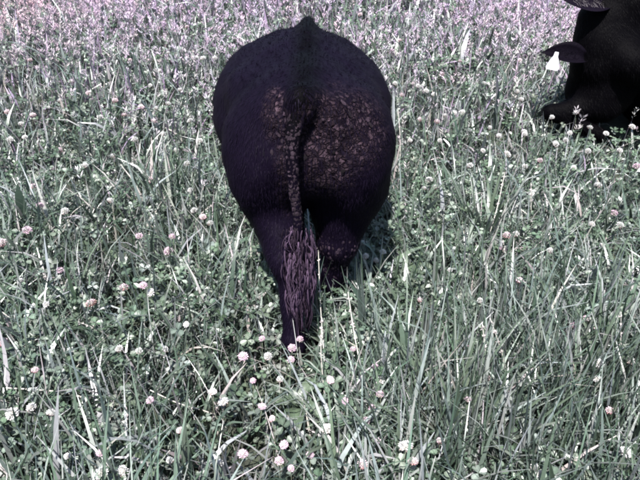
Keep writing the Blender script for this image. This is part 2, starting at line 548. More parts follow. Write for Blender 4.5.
def on_plane(pxl, pyl, depth_y):
    d = ray(pxl, pyl); s = depth_y / d[1]
    return np.array([d[0] * s, depth_y, CAM_H + d[2] * s]) - COW
def cow_sdf(P):
    d = sd_ell(P, (-0.01, 0.26, 0.88), (0.275, 0.36, 0.265))               # rump
    K = 0.07
    for c, r in (((-0.032, 0.66, 0.84), (0.400, 0.58, 0.330)),               # barrel
                 ((-0.04, 0.50, 0.95), (0.24, 0.52, 0.165)),                # loin
                 ((0, 1.12, 0.70), (0.25, 0.32, 0.30)),                     # chest
                 ((-0.005, 0.74, 1.065), (0.035, 0.32, 0.125)),              # withers
                 ((-0.160, 0.13, 0.81), (0.160, 0.23, 0.25)),               # thighs
                 ((0.172, 0.18, 0.82), (0.168, 0.25, 0.27)),
                 ((-0.24, 0.36, 1.00), (0.07, 0.12, 0.07)),                 # hook bones
                 ((0.20, 0.36, 0.98), (0.07, 0.12, 0.07)),
                 ((-0.095, 0.02, 1.01), (0.065, 0.09, 0.075)),              # pin bones
                 ((0.095, 0.02, 1.01), (0.065, 0.09, 0.075)),
                 ((0, 0.12, 1.095), (0.05, 0.20, 0.05))):                   # tail head
        d = smin(d, sd_ell(P, c, r), K)
    x_ = P[:, 0]
    roof = (P[:, 2] - (1.185 - np.where(x_ < 0, -0.29, 0.52) * x_)) * 0.9                   # flat, angular slopes from spine to hips
    d = smax(d, roof, 0.06)
    d = smin(d, sd_ell(P, (-0.005, 0.74, 1.075), (0.030, 0.30, 0.115)), 0.05)
    for leg in (LH, RH):
        sx = -1 if leg is LH else 1
        d = smin(d, sd_cone(P, (leg[0][0], leg[0][1] + 0.02, leg[0][2]), leg[1], 0.135, 0.066), 0.06)
        d = smin(d, sd_cone(P, (leg[0][0] * 0.9, leg[0][1] - 0.14, leg[0][2] + 0.02), (leg[1][0], leg[1][1] - 0.012, leg[1][2] + 0.03), 0.10, 0.040), 0.05)
        d = smin(d, sd_cone(P, leg[1], leg[2], 0.054, 0.038), 0.03)
        d = smin(d, sd_ell(P, leg[2], (0.048, 0.05, 0.05)), 0.02)
        d = smin(d, sd_cone(P, leg[2], leg[3], 0.042, 0.046), 0.02)
    d = smin(d, sd_cone(P, (0.165, 0.17, 0.66), (0.128, 0.13, 0.45), 0.160, 0.090), 0.05)
    d = smin(d, sd_cone(P, RH[1], RH[2], 0.066, 0.046), 0.03)
    for leg in (LF, RF):
        d = smin(d, sd_cone(P, leg[0], leg[1], 0.12, 0.058), 0.06)
        d = smin(d, sd_cone(P, leg[1], leg[2], 0.052, 0.038), 0.02)
        d = smin(d, sd_cone(P, leg[2], leg[3], 0.044, 0.047), 0.02)
    d = smin(d, sd_cone(P, (0, 1.22, 0.76), (0.03, 1.78, 0.56), 0.20, 0.135), 0.09)     # neck
    d = smin(d, sd_cone(P, (0.03, 1.80, 0.55), (0.05, 2.02, 0.30), 0.125, 0.07), 0.05)  # head, grazing
    d = smin(d, sd_ell(P, (0.05, 2.03, 0.285), (0.075, 0.075, 0.06)), 0.03)             # muzzle
    tq = [(0, 0.40, 1.06), (0, 0.14, 1.085), (-0.002, -0.015, 1.065), tuple(on_plane(299, 100, 1.945)), tuple(on_plane(295, 126, 1.915))]
    for i_, (ra, rb) in enumerate(((0.035, 0.048), (0.048, 0.050), (0.050, 0.040), (0.040, 0.028))):
        d = smin(d, sd_cone(P, tq[i_], tq[i_ + 1], ra, rb), 0.035)                        # root of the tail
    groove = sd_cone(P, (0.03, -0.15, 0.86), (0.01, -0.12, 0.60), 0.03, 0.06)                # cleft below the tail
    d = smax(d, -groove, 0.05)
    d = d + 0.006 * np.sin(P[:, 0] * 19 + 1) * np.sin(P[:, 1] * 15) * np.sin(P[:, 2] * 17 + 2) + 0.0025 * np.sin(P[:, 0] * 47 + 3) * np.sin(P[:, 2] * 41 + P[:, 1] * 30)
    return d

V, F = surface_nets(cow_sdf, (-0.5, -0.26, -0.02), (0.5, 2.18, 1.26), 0.0135)
N = vert_normals(V, F)
Wp = V + COW
px, py = proj(Wp)
# dirt stains on the hide: buttocks either side of the tail
def blob(cx, cy, rx, ry): return np.clip(1.25 - np.sqrt(((px - cx) / rx) ** 2 + ((py - cy) / ry) ** 2), 0, 1)
back = np.clip(-N[:, 1] * 2.2, 0, 1)
stain = np.clip(np.maximum.reduce([blob(343, 128, 44, 46), blob(275, 114, 12, 27), blob(286, 165, 9, 45), blob(325, 165, 32, 30)]), 0, 1) * back
stain *= 1 - np.clip(1.5 - np.abs(px - 300) / 13, 0, 1) * np.clip((118 - py) / 14, 0, 1)          # the tail root itself is clean
nz = 0.5 + 0.5 * vnoise(V[:, 0] * 3 + V[:, 1], V[:, 2] * 2, 16, 1.3) + 0.25 * vnoise(V[:, 0], V[:, 2], 60, 4)
st = np.clip(stain * 1.6 - 0.65 + nz * 0.5, 0, 1)[:, None] * (stain > 0.02)[:, None]
ridge = np.clip(1.35 - np.abs(V[:, 0] + 0.004) / 0.055, 0, 1)[:, None] * np.clip((V[:, 2] - 0.93) / 0.08, 0, 1)[:, None]      # blacker hair along the spine
cc = (BLACK * (1 - ridge) + INK * ridge) * (1 - 0.6 * st) + np.array([0.0060, 0.0038, 0.0054]) * 0.6 * st
cow = empty('cow', tuple(COW))
tag(cow, 'black cow seen from behind with mud on its rump, standing in the clover', 'cow')
body = link('body', mesh_np('cow_body', V, F, cc), M['hide'], cow)
mu_ = body.data.attributes.new('Mud', 'FLOAT', 'POINT'); mu_.data.foreach_set('value', np.clip(stain * 1.7, 0, 1).astype(np.float32))
hv, hf, hc = coat_hairs(V, N, 70000, 0.024, (0, -0.35, -1), rng)
hs = link('coat_hair', mesh_np('coat_hair', hv, hf, hc), M['hair'], body); tag(hs, kind='stuff')
for leg, hd in ((LH, 0.0), (RH, 0), (LF, 0), (RF, 0)):
    gz_ = float(terrain(COW[0] + leg[3][0], COW[1] + leg[3][1]))
    make_hoof(cow, (leg[3][0], leg[3][1] + 0.02, max(gz_, -0.01) - 0.005), hd)
make_ear('ear', cow, (-0.09, 1.80, 0.61), (-1, 0.1, 0.15), (0, 0.6, 0.6), 0.19, 0.10, 3)
make_ear('ear', cow, (0.15, 1.80, 0.61), (1, 0.1, 0.15), (0, 0.6, 0.6), 0.19, 0.10, 4)

# tail: bone root, thin middle, matted switch
tail_c = [(0.0, 0.20, 1.05), (0.0, 0.08, 1.06), (-0.002, -0.010, 1.04), on_plane(299, 104, 1.945), on_plane(294, 130, 1.905), on_plane(292, 160, 1.880),
          on_plane(294, 190, 1.868), on_plane(298, 222, 1.858), on_plane(299, 258, 1.850), on_plane(301, 292, 1.828)]
tp = spline(tail_c, 60)
tr_ = np.interp(np.linspace(0, 1, 60), [0, 0.12, 0.25, 0.36, 0.5, 0.62, 0.8, 1], [0.02, 0.022, 0.026, 0.030, 0.025, 0.021, 0.016, 0.013])
tv, tf = tube(tp, tr_, 12, lump=0.18, seed=5)
tcol = np.repeat(INK + (BLACK - INK) * np.clip(np.linspace(-1.2, 1.8, 60), 0, 1)[:, None], 12, 0)
tcol = np.concatenate([tcol, BLACK[None], BLACK[None]])
tail = link('tail', mesh_np('tail', tv, tf, tcol), M['hide'], cow)
# matted hair of the switch
rs = np.random.default_rng(21)
parts = []
sw0, sw1 = 0.60, 1.0
for i in range(760):
    u = rs.uniform(0.80, 1.0)
    p = tp[int(u * 59)].copy()
    if rs.random() < 0.4: p[2] -= rs.uniform(0, 0.07)
    an = rs.uniform(0, 2 * math.pi); w_ = (u - 0.72) / 0.28
    rr = 0.010 + 0.036 * math.sin(math.pi * min(1, 0.12 + 0.8 * w_)) * rs.random() ** 0.6
    p = p + np.array([math.cos(an) * rr * 1.25, math.sin(an) * rr * 0.7 - 0.003, 0])
    L = rs.uniform(0.05, 0.15) if rs.random() < 0.75 else rs.uniform(0.12, 0.25)
    c0 = p; c1 = p + np.array([math.cos(an) * 0.008, math.sin(an) * 0.004, -L * 0.5])
    c2 = np.array([c1[0] * 0.62 + tp[-1][0] * 0.38 + rs.normal(0, 0.008), c1[1] + rs.normal(0, 0.006), p[2] - L])
    pts = spline([c0, (c0 + c1) / 2 + rs.normal(0, 0.004, 3), c1 + rs.normal(0, 0.004, 3), c2], 7)
    r0 = rs.uniform(0.0009, 0.0034)
    v, f = tube(pts, np.array([0.5, 1, 0.85, 1.05, 0.8, 0.6, 0.12]) * r0, 5, lump=0.7, seed=i)
    base = np.array([0.040, 0.026, 0.042]) * rs.uniform(0.15, 2.0) if rs.random() < 0.75 else BLACK * rs.uniform(0.8, 2.5)
    parts.append((v, f, base))
v, f, c = cat_geo(parts)
tag(link('tail_switch', mesh_np('tail_switch', v, f, c), M['hair'], tail), kind='stuff')
# dried dirt caked down the tail
pts, nrm, szs, cls = [], [], [], []
for i in range(420):
    u = rs.uniform(0.36, 0.80); p = tp[int(u * 59)]
    an = rs.uniform(math.pi * 1.0, math.pi * 2.0)
    n_ = np.array([math.cos(an), math.sin(an), rs.normal(0, .2)])
    pts.append(p + n_ * tr_[int(u * 59)] * 0.95); nrm.append(n_); szs.append(rs.uniform(0.003, 0.008)); cls.append(np.array([0.019, 0.012, 0.0175]) * rs.uniform(0.5, 1.5))
flakes('dried_mud', pts, nrm, szs, cls, tail, M['mud'], rs, 1.4)
# flakes of dirt on the buttocks
def mud_patch(regions, n, smin_, smax_, label):
    m = np.zeros(len(V))
    for cx, cy, rx, ry, wgt in regions: m = np.maximum(m, wgt * np.clip(1 - ((px - cx) / rx) ** 2 - ((py - cy) / ry) ** 2, 0, 1) ** 0.5)
    m *= (N[:, 1] < -0.15)
    m *= np.clip(0.6 + 0.8 * vnoise(V[:, 0], V[:, 2], 30, 2.0), 0.08, 1)
    pick = rs.choice(len(V), n, p=m / m.sum())
    P_ = V[pick] + rs.normal(0, 0.004, (n, 3)); 
    o = flakes('dried_mud', P_, N[pick], rs.uniform(0, 1, n) ** 2 * (smax_ - smin_) + smin_, np.array([0.0150, 0.0094, 0.0138]) * (0.35 + 1.1 * rs.random((n, 1)) ** 1.6) * np.clip(1.55 - (py[pick][:, None] - 95) / 90, 0.55, 1.5), cow, M['mud'], rs, 1.15)
    tag(o, label)
mud_patch([(342, 122, 38, 38, 1.0), (330, 160, 30, 26, 0.6), (368, 158, 10, 14, 1.0)], 420, 0.002, 0.011, 'crust of dried brown mud on the right buttock')
mud_patch([(275, 112, 13, 26, 1.0), (280, 150, 10, 36, 0.35)], 170, 0.002, 0.011, 'crust of dried brown mud left of the tail')
hk = np.array(RH[1])
near = np.where((np.linalg.norm((V - hk) * np.array([1, 1, 0.7]), axis=1) < 0.11) & (N[:, 1] < -0.2))[0]
pk = rs.choice(near, 140)
pts = V[pk]
o = flakes('dried_mud', pts, N[pk], rs.uniform(0.003, 0.010, 140), np.array([0.019, 0.0122, 0.0185]) * rs.uniform(0.2, 2.2, (140, 1)), cow, M['mud'], rs, 1.3)
tag(o, 'clods of pale dried mud on the right hock')
print('cow built', len(V))

# ------------------------------------------------------------------ the second cow, lying at the right edge
A0 = at(612, 147, 0.0)
C2 = np.array([A0[0], A0[1] + 0.05, A0[2]])
def loc2(pxl, pyl, dy):
    """point on the sight line of a photo pixel at depth dy from the lying cow's base, in her own coordinates"""
    d = ray(pxl, pyl); q = (C2[1] + dy) / d[1]
    return np.array([d[0] * q, C2[1] + dy, CAM_H + d[2] * q]) - C2
POLL = loc2(603, 40, -0.02); CHEEK = loc2(630, 62, -0.18); MUZ = loc2(664, 84, -0.25); KNEE = loc2(551, 112, -0.10); ELB = loc2(606, 106, -0.08)
BR = loc2(600, 88, 0.02); NK = loc2(640, 50, 0.10)
def cow2_sdf(P):
    d = sd_ell(P, (1.00, 0.26, 0.42), (0.86, 0.42, 0.44))                     # barrel
    K = 0.07
    for c, r in (((0.38, 0.20, 0.50), (0.36, 0.33, 0.44)),                     # shoulder and chest
                 (BR, (0.235, 0.20, 0.24)),                                    # brisket
                 ((1.60, 0.24, 0.40), (0.40, 0.38, 0.40)),                     # rump
                 (loc2(662, 4, 0.22), (0.40, 0.30, 0.36)),                     # withers
                 ((0.85, 0.28, 0.80), (0.50, 0.16, 0.16))):                    # back line
        d = smin(d, sd_ell(P, c, r), K)
    d = smin(d, sd_cone(P, NK, POLL, 0.25, 0.165), 0.09)                       # neck bent round
    d = smin(d, sd_cone(P, POLL + np.array([0.02, 0.03, 0]), BR, 0.15, 0.19), 0.06)        # throat
    d = smin(d, sd_cone(P, POLL + np.array([0.06, 0.05, 0]), loc2(626, 2, 0.05), 0.17, 0.20), 0.07)   # crest
    d = smin(d, sd_cone(P, loc2(601, 20, 0.0), loc2(596, 62, -0.04), 0.150, 0.165), 0.05)      # broad forehead and jaw
    d = smin(d, sd_cone(P, POLL, CHEEK, 0.150, 0.115), 0.05)                   # head turned back along the flank
    d = smin(d, sd_cone(P, CHEEK, MUZ, 0.11, 0.08), 0.05)
    d = smin(d, sd_ell(P, MUZ + np.array([0.02, 0, -0.01]), (0.085, 0.075, 0.07)), 0.03)   # muzzle
    d = smin(d, sd_cone(P, ELB, KNEE, 0.095, 0.055), 0.05)                      # folded foreleg
    d = smin(d, sd_cone(P, KNEE, (0.02, -0.16, 0.05), 0.052, 0.042), 0.03)
    d = smin(d, sd_cone(P, (1.45, -0.12, 0.30), (1.10, -0.30, 0.12), 0.18, 0.07), 0.06)    # folded hind leg
    d = smin(d, sd_cone(P, (1.10, -0.30, 0.12), (0.78, -0.36, 0.06), 0.065, 0.042), 0.03)
    d = d + 0.005 * np.sin(P[:, 0] * 17 + 1) * np.sin(P[:, 1] * 14) * np.sin(P[:, 2] * 16 + 2)
    return d
V2, F2 = surface_nets(cow2_sdf, (-0.66, -0.52, -0.06), (2.08, 0.74, 1.22), 0.018)
N2 = vert_normals(V2, F2)
cow2 = empty('cow', tuple(C2))
tag(cow2, 'black cow lying in the meadow at the right edge with a white ear tag', 'cow')
body2 = link('body', mesh_np('lying_cow_body', V2, F2, np.broadcast_to(INK * 0.8, V2.shape)), M['hide'], cow2)
hv, hf, hc = coat_hairs(V2, N2, 50000, 0.03, (0.5, 0, -1), rng, INK * 0.8)
tag(link('coat_hair', mesh_np('coat_hair', hv, hf, hc), M['hair'], body2), kind='stuff')
E1b, E1t = loc2(584, 59, -0.14), loc2(545, 50, -0.18)
E2b, E2t = loc2(606, 4, -0.06), loc2(567, -2, -0.12)
e1 = make_ear('ear', cow2, E1b, E1t - E1b, (-0.1, -0.9, 0.8), float(np.linalg.norm(E1t - E1b)), 0.15, 5, col=INK * 1.5 + BLACK * 0.15)
e2 = make_ear('ear', cow2, E2b, E2t - E2b, (0.1, -1.0, 0.75), float(np.linalg.norm(E2t - E2b)), 0.20, 6, col=INK * 1.5 + BLACK * 0.3, lining='pale')
# ear tag: bell-shaped plate with a stud
prof = [(-0.011, 0.0), (0.011, 0.0), (0.014, -0.028), (0.026, -0.050), (0.042, -0.098), (0.036, -0.112), (-0.036, -0.112), (-0.042, -0.098), (-0.026, -0.050), (-0.014, -0.028)]
tv = [(x, -0.002, z) for x, z in prof] + [(x, 0.002, z) for x, z in prof]
k = len(prof)
Vt = np.array(tv)
me = bpy.data.meshes.new('ear_tag')
me.from_pydata([tuple(p) for p in Vt], [], [tuple(range(k))] + [tuple(range(2 * k - 1, k - 1, -1))] + [(i, i + k, (i + 1) % k + k, (i + 1) % k) for i in range(k)])
a_ = me.color_attributes.new('Col', 'FLOAT_COLOR', 'POINT')
a_.data.foreach_set('color', np.tile([0.62, 0.62, 0.66, 1], 2 * k).astype(np.float32))
tg = link('ear_tag', me, M['tag'], e1, loc=tuple(loc2(557, 52, -0.225)), rot=(R(-10), R(8), R(-10)))
tag(tg, 'white plastic ear tag')
# eye and nostrils
def ball(name, c, r, col, mat, parent, sq=(1, 1, 1)):
    vs, fs = [], []
    for i in range(9):
        th = math.pi * i / 8
        for j in range(12):
            ph = 2 * math.pi * j / 12
            vs.append((c[0] + r * sq[0] * math.sin(th) * math.cos(ph), c[1] + r * sq[1] * math.sin(th) * math.sin(ph), c[2] + r * sq[2] * math.cos(th)))
    for i in range(8):
        for j in range(12):
            fs.append((i * 12 + j, i * 12 + (j + 1) % 12, (i + 1) * 12 + (j + 1) % 12, (i + 1) * 12 + j)[::-1])
    return link(name, mesh_np(name, np.array(vs), np.array(fs), np.full((len(vs), 3), 1.0) * np.array(col)), mat, parent)
ball('eye', tuple(POLL * 0.45 + CHEEK * 0.55 + np.array([0.0, -0.115, 0.03])), 0.019, (0.01, 0.008, 0.007), M['eye'], cow2)
ball('nostril', tuple(MUZ + np.array([0.06, -0.065, 0.01])), 0.014, (0.004, 0.004, 0.004), M['eye'], cow2, (1, .6, 1))
ball('eye', (-0.078, 1.88, 0.50), 0.018, (0.01, 0.008, 0.007), M['eye'], cow)
ball('eye', (0.148, 1.88, 0.50), 0.018, (0.01, 0.008, 0.007), M['eye'], cow)
print('cow 2 built', len(V2), C2)

# ------------------------------------------------------------------ meadow: scattering
def keep_out(x, y):
    """true where an animal's feet or lying body take the ground"""
    m = np.zeros(len(x), bool)
    for leg in (LH, RH, LF, RF):
        m |= (x - COW[0] - leg[3][0]) ** 2 + (y - COW[1] - leg[3][1]) ** 2 < 0.075 ** 2
    lx, ly = x - C2[0], y - C2[1]
    m |= ((lx - 0.95) / 0.98) ** 2 + ((ly - 0.12) / 0.42) ** 2 < 1
    m |= ((lx + 0.12) / 0.40) ** 2 + ((ly + 0.05) / 0.13) ** 2 < 1
    return m

def scatter(dens, ymin, ymax, falloff, fmin=0.0, margin=0.9, ref=2.4):
    """points with a density per square metre that thins with distance"""
    out = []
    y0 = ymin
    while y0 < ymax:
        step = 0.25 if y0 < 4 else 0.5
        y1 = min(ymax, y0 + step); ym = (y0 + y1) / 2
        hw = 0.60 * max(ym, 0.4) + margin + 0.12 * max(0.0, ym - 2)
        dn = max(dens * min(1.0, (ref / max(ym, 0.1)) ** falloff), fmin)
        n = int(dn * (y1 - y0) * 2 * hw)
        out.append(np.stack([rng.uniform(-hw, hw, n), rng.uniform(y0, y1, n)], 1))
        y0 = y1
    P = np.concatenate(out)
    return P[~keep_out(P[:, 0], P[:, 1])]

def tint(n, cols, wts, var=0.22):
    i = rng.choice(len(cols), n, p=np.array(wts) / sum(wts))
    c = np.array(cols)[i] * rng.uniform(1 - var, 1 + var, (n, 1))
    return c * rng.uniform(0.93, 1.07, (n, 3))

def blades(P, L, W, th0, th1, cols, seg=4, head=None, fold=0.0):
    """grass blades: arcs that start at lean th0 and end at lean th1; returns V, quads, cols"""
    n = len(P)
    az = rng.uniform(0, 2 * math.pi, n) if head is None else head
    dx, dy = np.cos(az), np.sin(az)
    sx, sy = -dy, dx
    tw = rng.normal(0, 0.5, n)
    z0 = terrain(P[:, 0], P[:, 1]) - 0.006
    V = np.zeros((n, seg + 1, 2, 3), np.float32); C = np.zeros((n, seg + 1, 2, 3), np.float32)
    r = np.zeros(n); z = np.zeros(n)
    for i in range(seg + 1):
        t = i / seg
        if i:
            th = th0 + (th1 - th0) * ((i - 0.5) / seg) ** 1.4
            r = r + np.sin(th) * L / seg; z = z + np.cos(th) * L / seg
        thn = th0 + (th1 - th0) * t ** 1.4
        wd = 0.5 * W * (0.65 + 0.8 * t - 0.4 * t * t) * (1 - t ** 2.2 * 0.94)
        # side vector, twisted about the blade
        a = tw * t + 0.3 * tw
        ux = sx * np.cos(a) + np.cos(thn) * dx * np.sin(a) * -1
        uy = sy * np.cos(a) + np.cos(thn) * dy * np.sin(a) * -1
        uz = np.sin(thn) * np.sin(a)
        cx = P[:, 0] + dx * r; cy = P[:, 1] + dy * r; cz = z0 + np.maximum(z, 0.012 * (t > 0))
        for s_, k in ((-1, 0), (1, 1)):
            V[:, i, k, 0] = cx + s_ * wd * ux; V[:, i, k, 1] = cy + s_ * wd * uy; V[:, i, k, 2] = cz + s_ * wd * uz
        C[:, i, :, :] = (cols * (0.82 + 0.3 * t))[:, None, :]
    base = (np.arange(n) * (seg + 1) * 2)[:, None]
    F = []
    for i in range(seg):
        F.append(np.concatenate([base + 2 * i, base + 2 * i + 1, base + 2 * i + 3, base + 2 * i + 2], 1))
    return V.reshape(-1, 3), np.concatenate(F), C.reshape(-1, 3)

G_MID, G_PALE, G_DARK, G_BLUE, G_DRY, G_CAST = (0.078, 0.108, 0.080), (0.186, 0.202, 0.194), (0.036, 0.055, 0.038), (0.082, 0.105, 0.096), (0.32, 0.30, 0.29), (0.255, 0.195, 0.265)

# ---- stuff: the grass itself
P = scatter(3000, 0.25, 9.8, 1.2, margin=1.1)
P = P[rng.random(len(P)) < np.clip(0.70 + 0.75 * vnoise(P[:, 0], P[:, 1], 5.5, 8.2), 0.10, 1)]
n = len(P)
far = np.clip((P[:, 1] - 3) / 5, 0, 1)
pat = vnoise(P[:, 0], P[:, 1], 2.6, 0.7)
L = rng.gamma(6, 0.036, n) * (1 + 0.28 * pat) + 0.05
L *= 1 + 0.30 * np.exp(-(((P[:, 0] - 0.75) / 0.5) ** 2 + ((P[:, 1] - 1.6) / 0.5) ** 2))
L = np.clip(L, 0.06, 0.46)
foot = np.exp(-(((P[:, 0] - COW[0] + 0.06) / 0.20) ** 2 + ((P[:, 1] - COW[1] + 0.32) / 0.32) ** 2))        # trodden round the hind feet
L *= 1 - 0.55 * foot
L *= 1 - 0.45 * np.exp(-(((P[:, 0] - C2[0] - 0.1) / 0.6) ** 2 + ((P[:, 1] - C2[1] + 0.35) / 0.3) ** 2))
W = rng.gamma(3, 0.0026, n) + 0.0028
W *= 1 + 0.9 * far
wide = rng.random(n) < 0.16
W[wide] *= 1.7
cols = tint(n, [G_MID, G_PALE, G_DARK, G_BLUE, G_DRY, G_CAST], [0.36, 0.25, 0.15, 0.17, 0.07, 0.0])
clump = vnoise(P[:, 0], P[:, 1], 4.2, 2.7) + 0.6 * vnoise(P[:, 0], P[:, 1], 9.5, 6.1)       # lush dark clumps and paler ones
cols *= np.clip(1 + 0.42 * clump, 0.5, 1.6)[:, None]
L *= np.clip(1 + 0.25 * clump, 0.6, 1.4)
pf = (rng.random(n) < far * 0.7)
cols[pf] = tint(int(pf.sum()), [G_CAST, G_PALE], [0.5, 0.5])  # violet colour cast of the upper field painted into far blades
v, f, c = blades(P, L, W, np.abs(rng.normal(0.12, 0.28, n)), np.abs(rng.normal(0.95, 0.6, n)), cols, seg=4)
parts = [(v, f, c)]
# a stand of taller, upright grass towards the right of the foreground
Q = np.stack([rng.normal(0.80, 0.34, 3600), rng.normal(1.55, 0.34, 3600)], 1)
Q = Q[(Q[:, 0] > 0.15) & (Q[:, 1] > 0.5)]
n = len(Q)
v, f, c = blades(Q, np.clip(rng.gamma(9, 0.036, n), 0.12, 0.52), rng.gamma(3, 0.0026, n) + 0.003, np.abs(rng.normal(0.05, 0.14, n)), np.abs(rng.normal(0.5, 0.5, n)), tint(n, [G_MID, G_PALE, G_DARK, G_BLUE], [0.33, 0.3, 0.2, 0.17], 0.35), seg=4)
parts.append((v, f, c))
# fallen and crossing dry stems
P = scatter(80, 0.6, 8.0, 0.6, margin=0.7)
n = len(P)
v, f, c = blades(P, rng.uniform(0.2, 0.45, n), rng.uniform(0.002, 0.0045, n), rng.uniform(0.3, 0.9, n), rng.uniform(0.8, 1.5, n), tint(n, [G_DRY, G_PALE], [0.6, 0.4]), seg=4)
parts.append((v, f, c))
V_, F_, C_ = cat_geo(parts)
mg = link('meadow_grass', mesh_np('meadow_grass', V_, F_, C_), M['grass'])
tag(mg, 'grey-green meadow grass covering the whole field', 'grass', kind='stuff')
print('grass polys', sum(len(x) for x in F_))

# ---- stuff: clover leaves, three leaflets on a stalk
def clover_leaves(P, H, size, cols):
    n = len(P)
    az = rng.uniform(0, 2 * math.pi, n); lean = rng.uniform(0, 0.5, n)
    z0 = terrain(P[:, 0], P[:, 1])
    top = np.stack([P[:, 0] + np.cos(az) * lean * H * 0.6, P[:, 1] + np.sin(az) * lean * H * 0.6, z0 + H], 1)
    nrm = np.stack([rng.normal(0, 0.36, n), rng.normal(0, 0.36, n) - 0.12, np.ones(n)], 1)
    nrm /= np.linalg.norm(nrm, axis=1, keepdims=True)
    ref = np.stack([np.cos(az), np.sin(az), np.zeros(n)], 1)
    a = ref - nrm * (ref * nrm).sum(1, keepdims=True); a /= np.linalg.norm(a, axis=1, keepdims=True)
    b = np.cross(nrm, a)
    # leaflet outline in (along, across, up): base, two lower sides, two upper sides, notched tip, rib middle
    out = np.array([(0.04, 0, 0), (0.40, 0.36, 0.10), (0.80, 0.44, 0.10), (1.02, 0.22, 0.03), (0.95, 0, -0.03), (1.02, -0.22, 0.03), (0.80, -0.44, 0.10), (0.40, -0.36, 0.10), (0.55, 0, -0.03)])
    tri = np.array([(8, 0, 1), (8, 1, 2), (8, 2, 3), (8, 3, 4), (8, 4, 5), (8, 5, 6), (8, 6, 7), (8, 7, 0)])
    mark = np.array([1.0, 0.92, 0.95, 0.95, 1.0, 0.95, 0.95, 0.92, 1.35])
    Vs, Ts, Cs = [], [], []
    cnt = 0
    for q in range(3):
        ang = q * 2 * math.pi / 3 + rng.normal(0, 0.12, n)
        d1 = a * np.cos(ang)[:, None] + b * np.sin(ang)[:, None]
        d2 = -a * np.sin(ang)[:, None] + b * np.cos(ang)[:, None]
        drop = rng.normal(0.05, 0.22, n)
        d1 = d1 + nrm * drop[:, None]
        sc = size[:, None, None]
        Vv = top[:, None, :] + sc * (out[None, :, 0:1] * d1[:, None, :] + out[None, :, 1:2] * d2[:, None, :] + out[None, :, 2:3] * nrm[:, None, :] * rng.uniform(0.6, 2.2, (n, 1, 1)))
        Vs.append(Vv.reshape(-1, 3)); Ts.append((np.arange(n) * 9)[:, None, None] + tri[None] + cnt)
        Cs.append((cols[:, None, :] * mark[None, :, None]).reshape(-1, 3)); cnt += 9 * n
    # stalk
    s = b * 0.0011
    root = np.stack([P[:, 0], P[:, 1], z0 - 0.004], 1)
    Vv = np.stack([root - s, root + s, top], 1).reshape(-1, 3)
    Vs.append(Vv); Ts.append(((np.arange(n) * 3)[:, None] + np.arange(3)[None])[:, None, :] + cnt); Cs.append(np.repeat(cols * 1.1, 3, 0))
    return np.concatenate(Vs), np.concatenate([t.reshape(-1, 3) for t in Ts]), np.concatenate(Cs)

P = scatter(1450, 0.4, 8.5, 1.3, margin=0.7)
pat = vnoise(P[:, 0], P[:, 1], 2.2, 3.1)
P = P[rng.random(len(P)) < np.clip(0.62 + 0.6 * pat + 0.4 * vnoise(P[:, 0], P[:, 1], 8, 1.9), 0.08, 1)]
n = len(P)
H = rng.uniform(0.06, 0.24, n)
H *= 1 - 0.5 * np.exp(-(((P[:, 0] - COW[0] + 0.06) / 0.20) ** 2 + ((P[:, 1] - COW[1] + 0.32) / 0.32) ** 2))
size = rng.uniform(0.013, 0.030, n) * (1 + 0.5 * np.clip((P[:, 1] - 3) / 5, 0, 1))
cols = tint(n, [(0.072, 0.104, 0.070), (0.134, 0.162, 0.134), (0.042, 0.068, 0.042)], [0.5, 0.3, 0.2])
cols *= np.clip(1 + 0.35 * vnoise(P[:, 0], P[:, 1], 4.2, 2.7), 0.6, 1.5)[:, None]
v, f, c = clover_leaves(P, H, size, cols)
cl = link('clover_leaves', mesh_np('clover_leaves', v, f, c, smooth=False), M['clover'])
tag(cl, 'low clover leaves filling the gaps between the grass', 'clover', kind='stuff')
print('clover polys', len(f))

# ---- stuff: flowering grasses with soft seed heads, violet-pink colour cast painted into them up the slope
def seed_heads(P, H, hl, hw, ccol, scol, az, lean):
    n = len(P)
    v, f, c = blades(P, H, np.full(n, 0.0022) * (1 + 0.12 * P[:, 1]), lean * 0.3, lean, scol, seg=3, head=az)
    tops = v.reshape(n, 4, 2, 3).mean(2)
    tip = tops[:, 3]; ax = tops[:, 3] - tops[:, 2]; ax /= np.linalg.norm(ax, axis=1, keepdims=True) + 1e-9
    m = 16
    t = rng.uniform(-0.15, 1.0, (n, m, 1)); an = rng.uniform(0, 2 * math.pi, (n, m, 1))
    rad = hw[:, None, None] * np.sin(np.clip(t * 0.9 + 0.12, 0.02, 1) * math.pi) ** 0.7
    side = np.concatenate([np.cos(an), np.sin(an), np.zeros_like(an)], -1)
    base = tip[:, None] + ax[:, None] * t * hl[:, None, None]
    d = ax[:, None] * 0.8 + side * 0.7
    c0 = base + side * rad * 0.25
    c1 = c0 + d * (rad * 1.7 + 0.010)
    per = np.cross(d, rng.normal(0, 1, (n, m, 3))); per /= np.linalg.norm(per, axis=-1, keepdims=True) + 1e-9
    wq = (hw[:, None, None] * 0.17 + 0.0006)
    mid = (c0 + c1) / 2
    q = np.stack([c0, mid + per * wq, c1, mid - per * wq], 2).reshape(-1, 3)
    qf = np.arange(n * m * 4).reshape(-1, 4)
    qc = np.repeat(np.repeat(ccol, m, 0) * rng.uniform(0.7, 1.35, (n * m, 1)), 4, 0)
    return cat_geo([(v, f, c), (q, qf, qc)])
P = scatter(400, 3.0, 10.5, 0.5, margin=0.6, ref=6)
dn = np.clip((P[:, 1] - 3.4) / 3.2, 0.05, 1) * np.clip(0.6 + 0.75 * vnoise(P[:, 0], P[:, 1], 1.6, 5), 0.06, 1)
P = P[rng.random(len(P)) < dn]
P = P[~((np.abs(P[:, 0] - COW[0]) < 0.45) & (P[:, 1] < 4.3))]
n = len(P)
pink = np.clip((P[:, 1] - 3.6) / 2.6, 0, 1)[:, None]
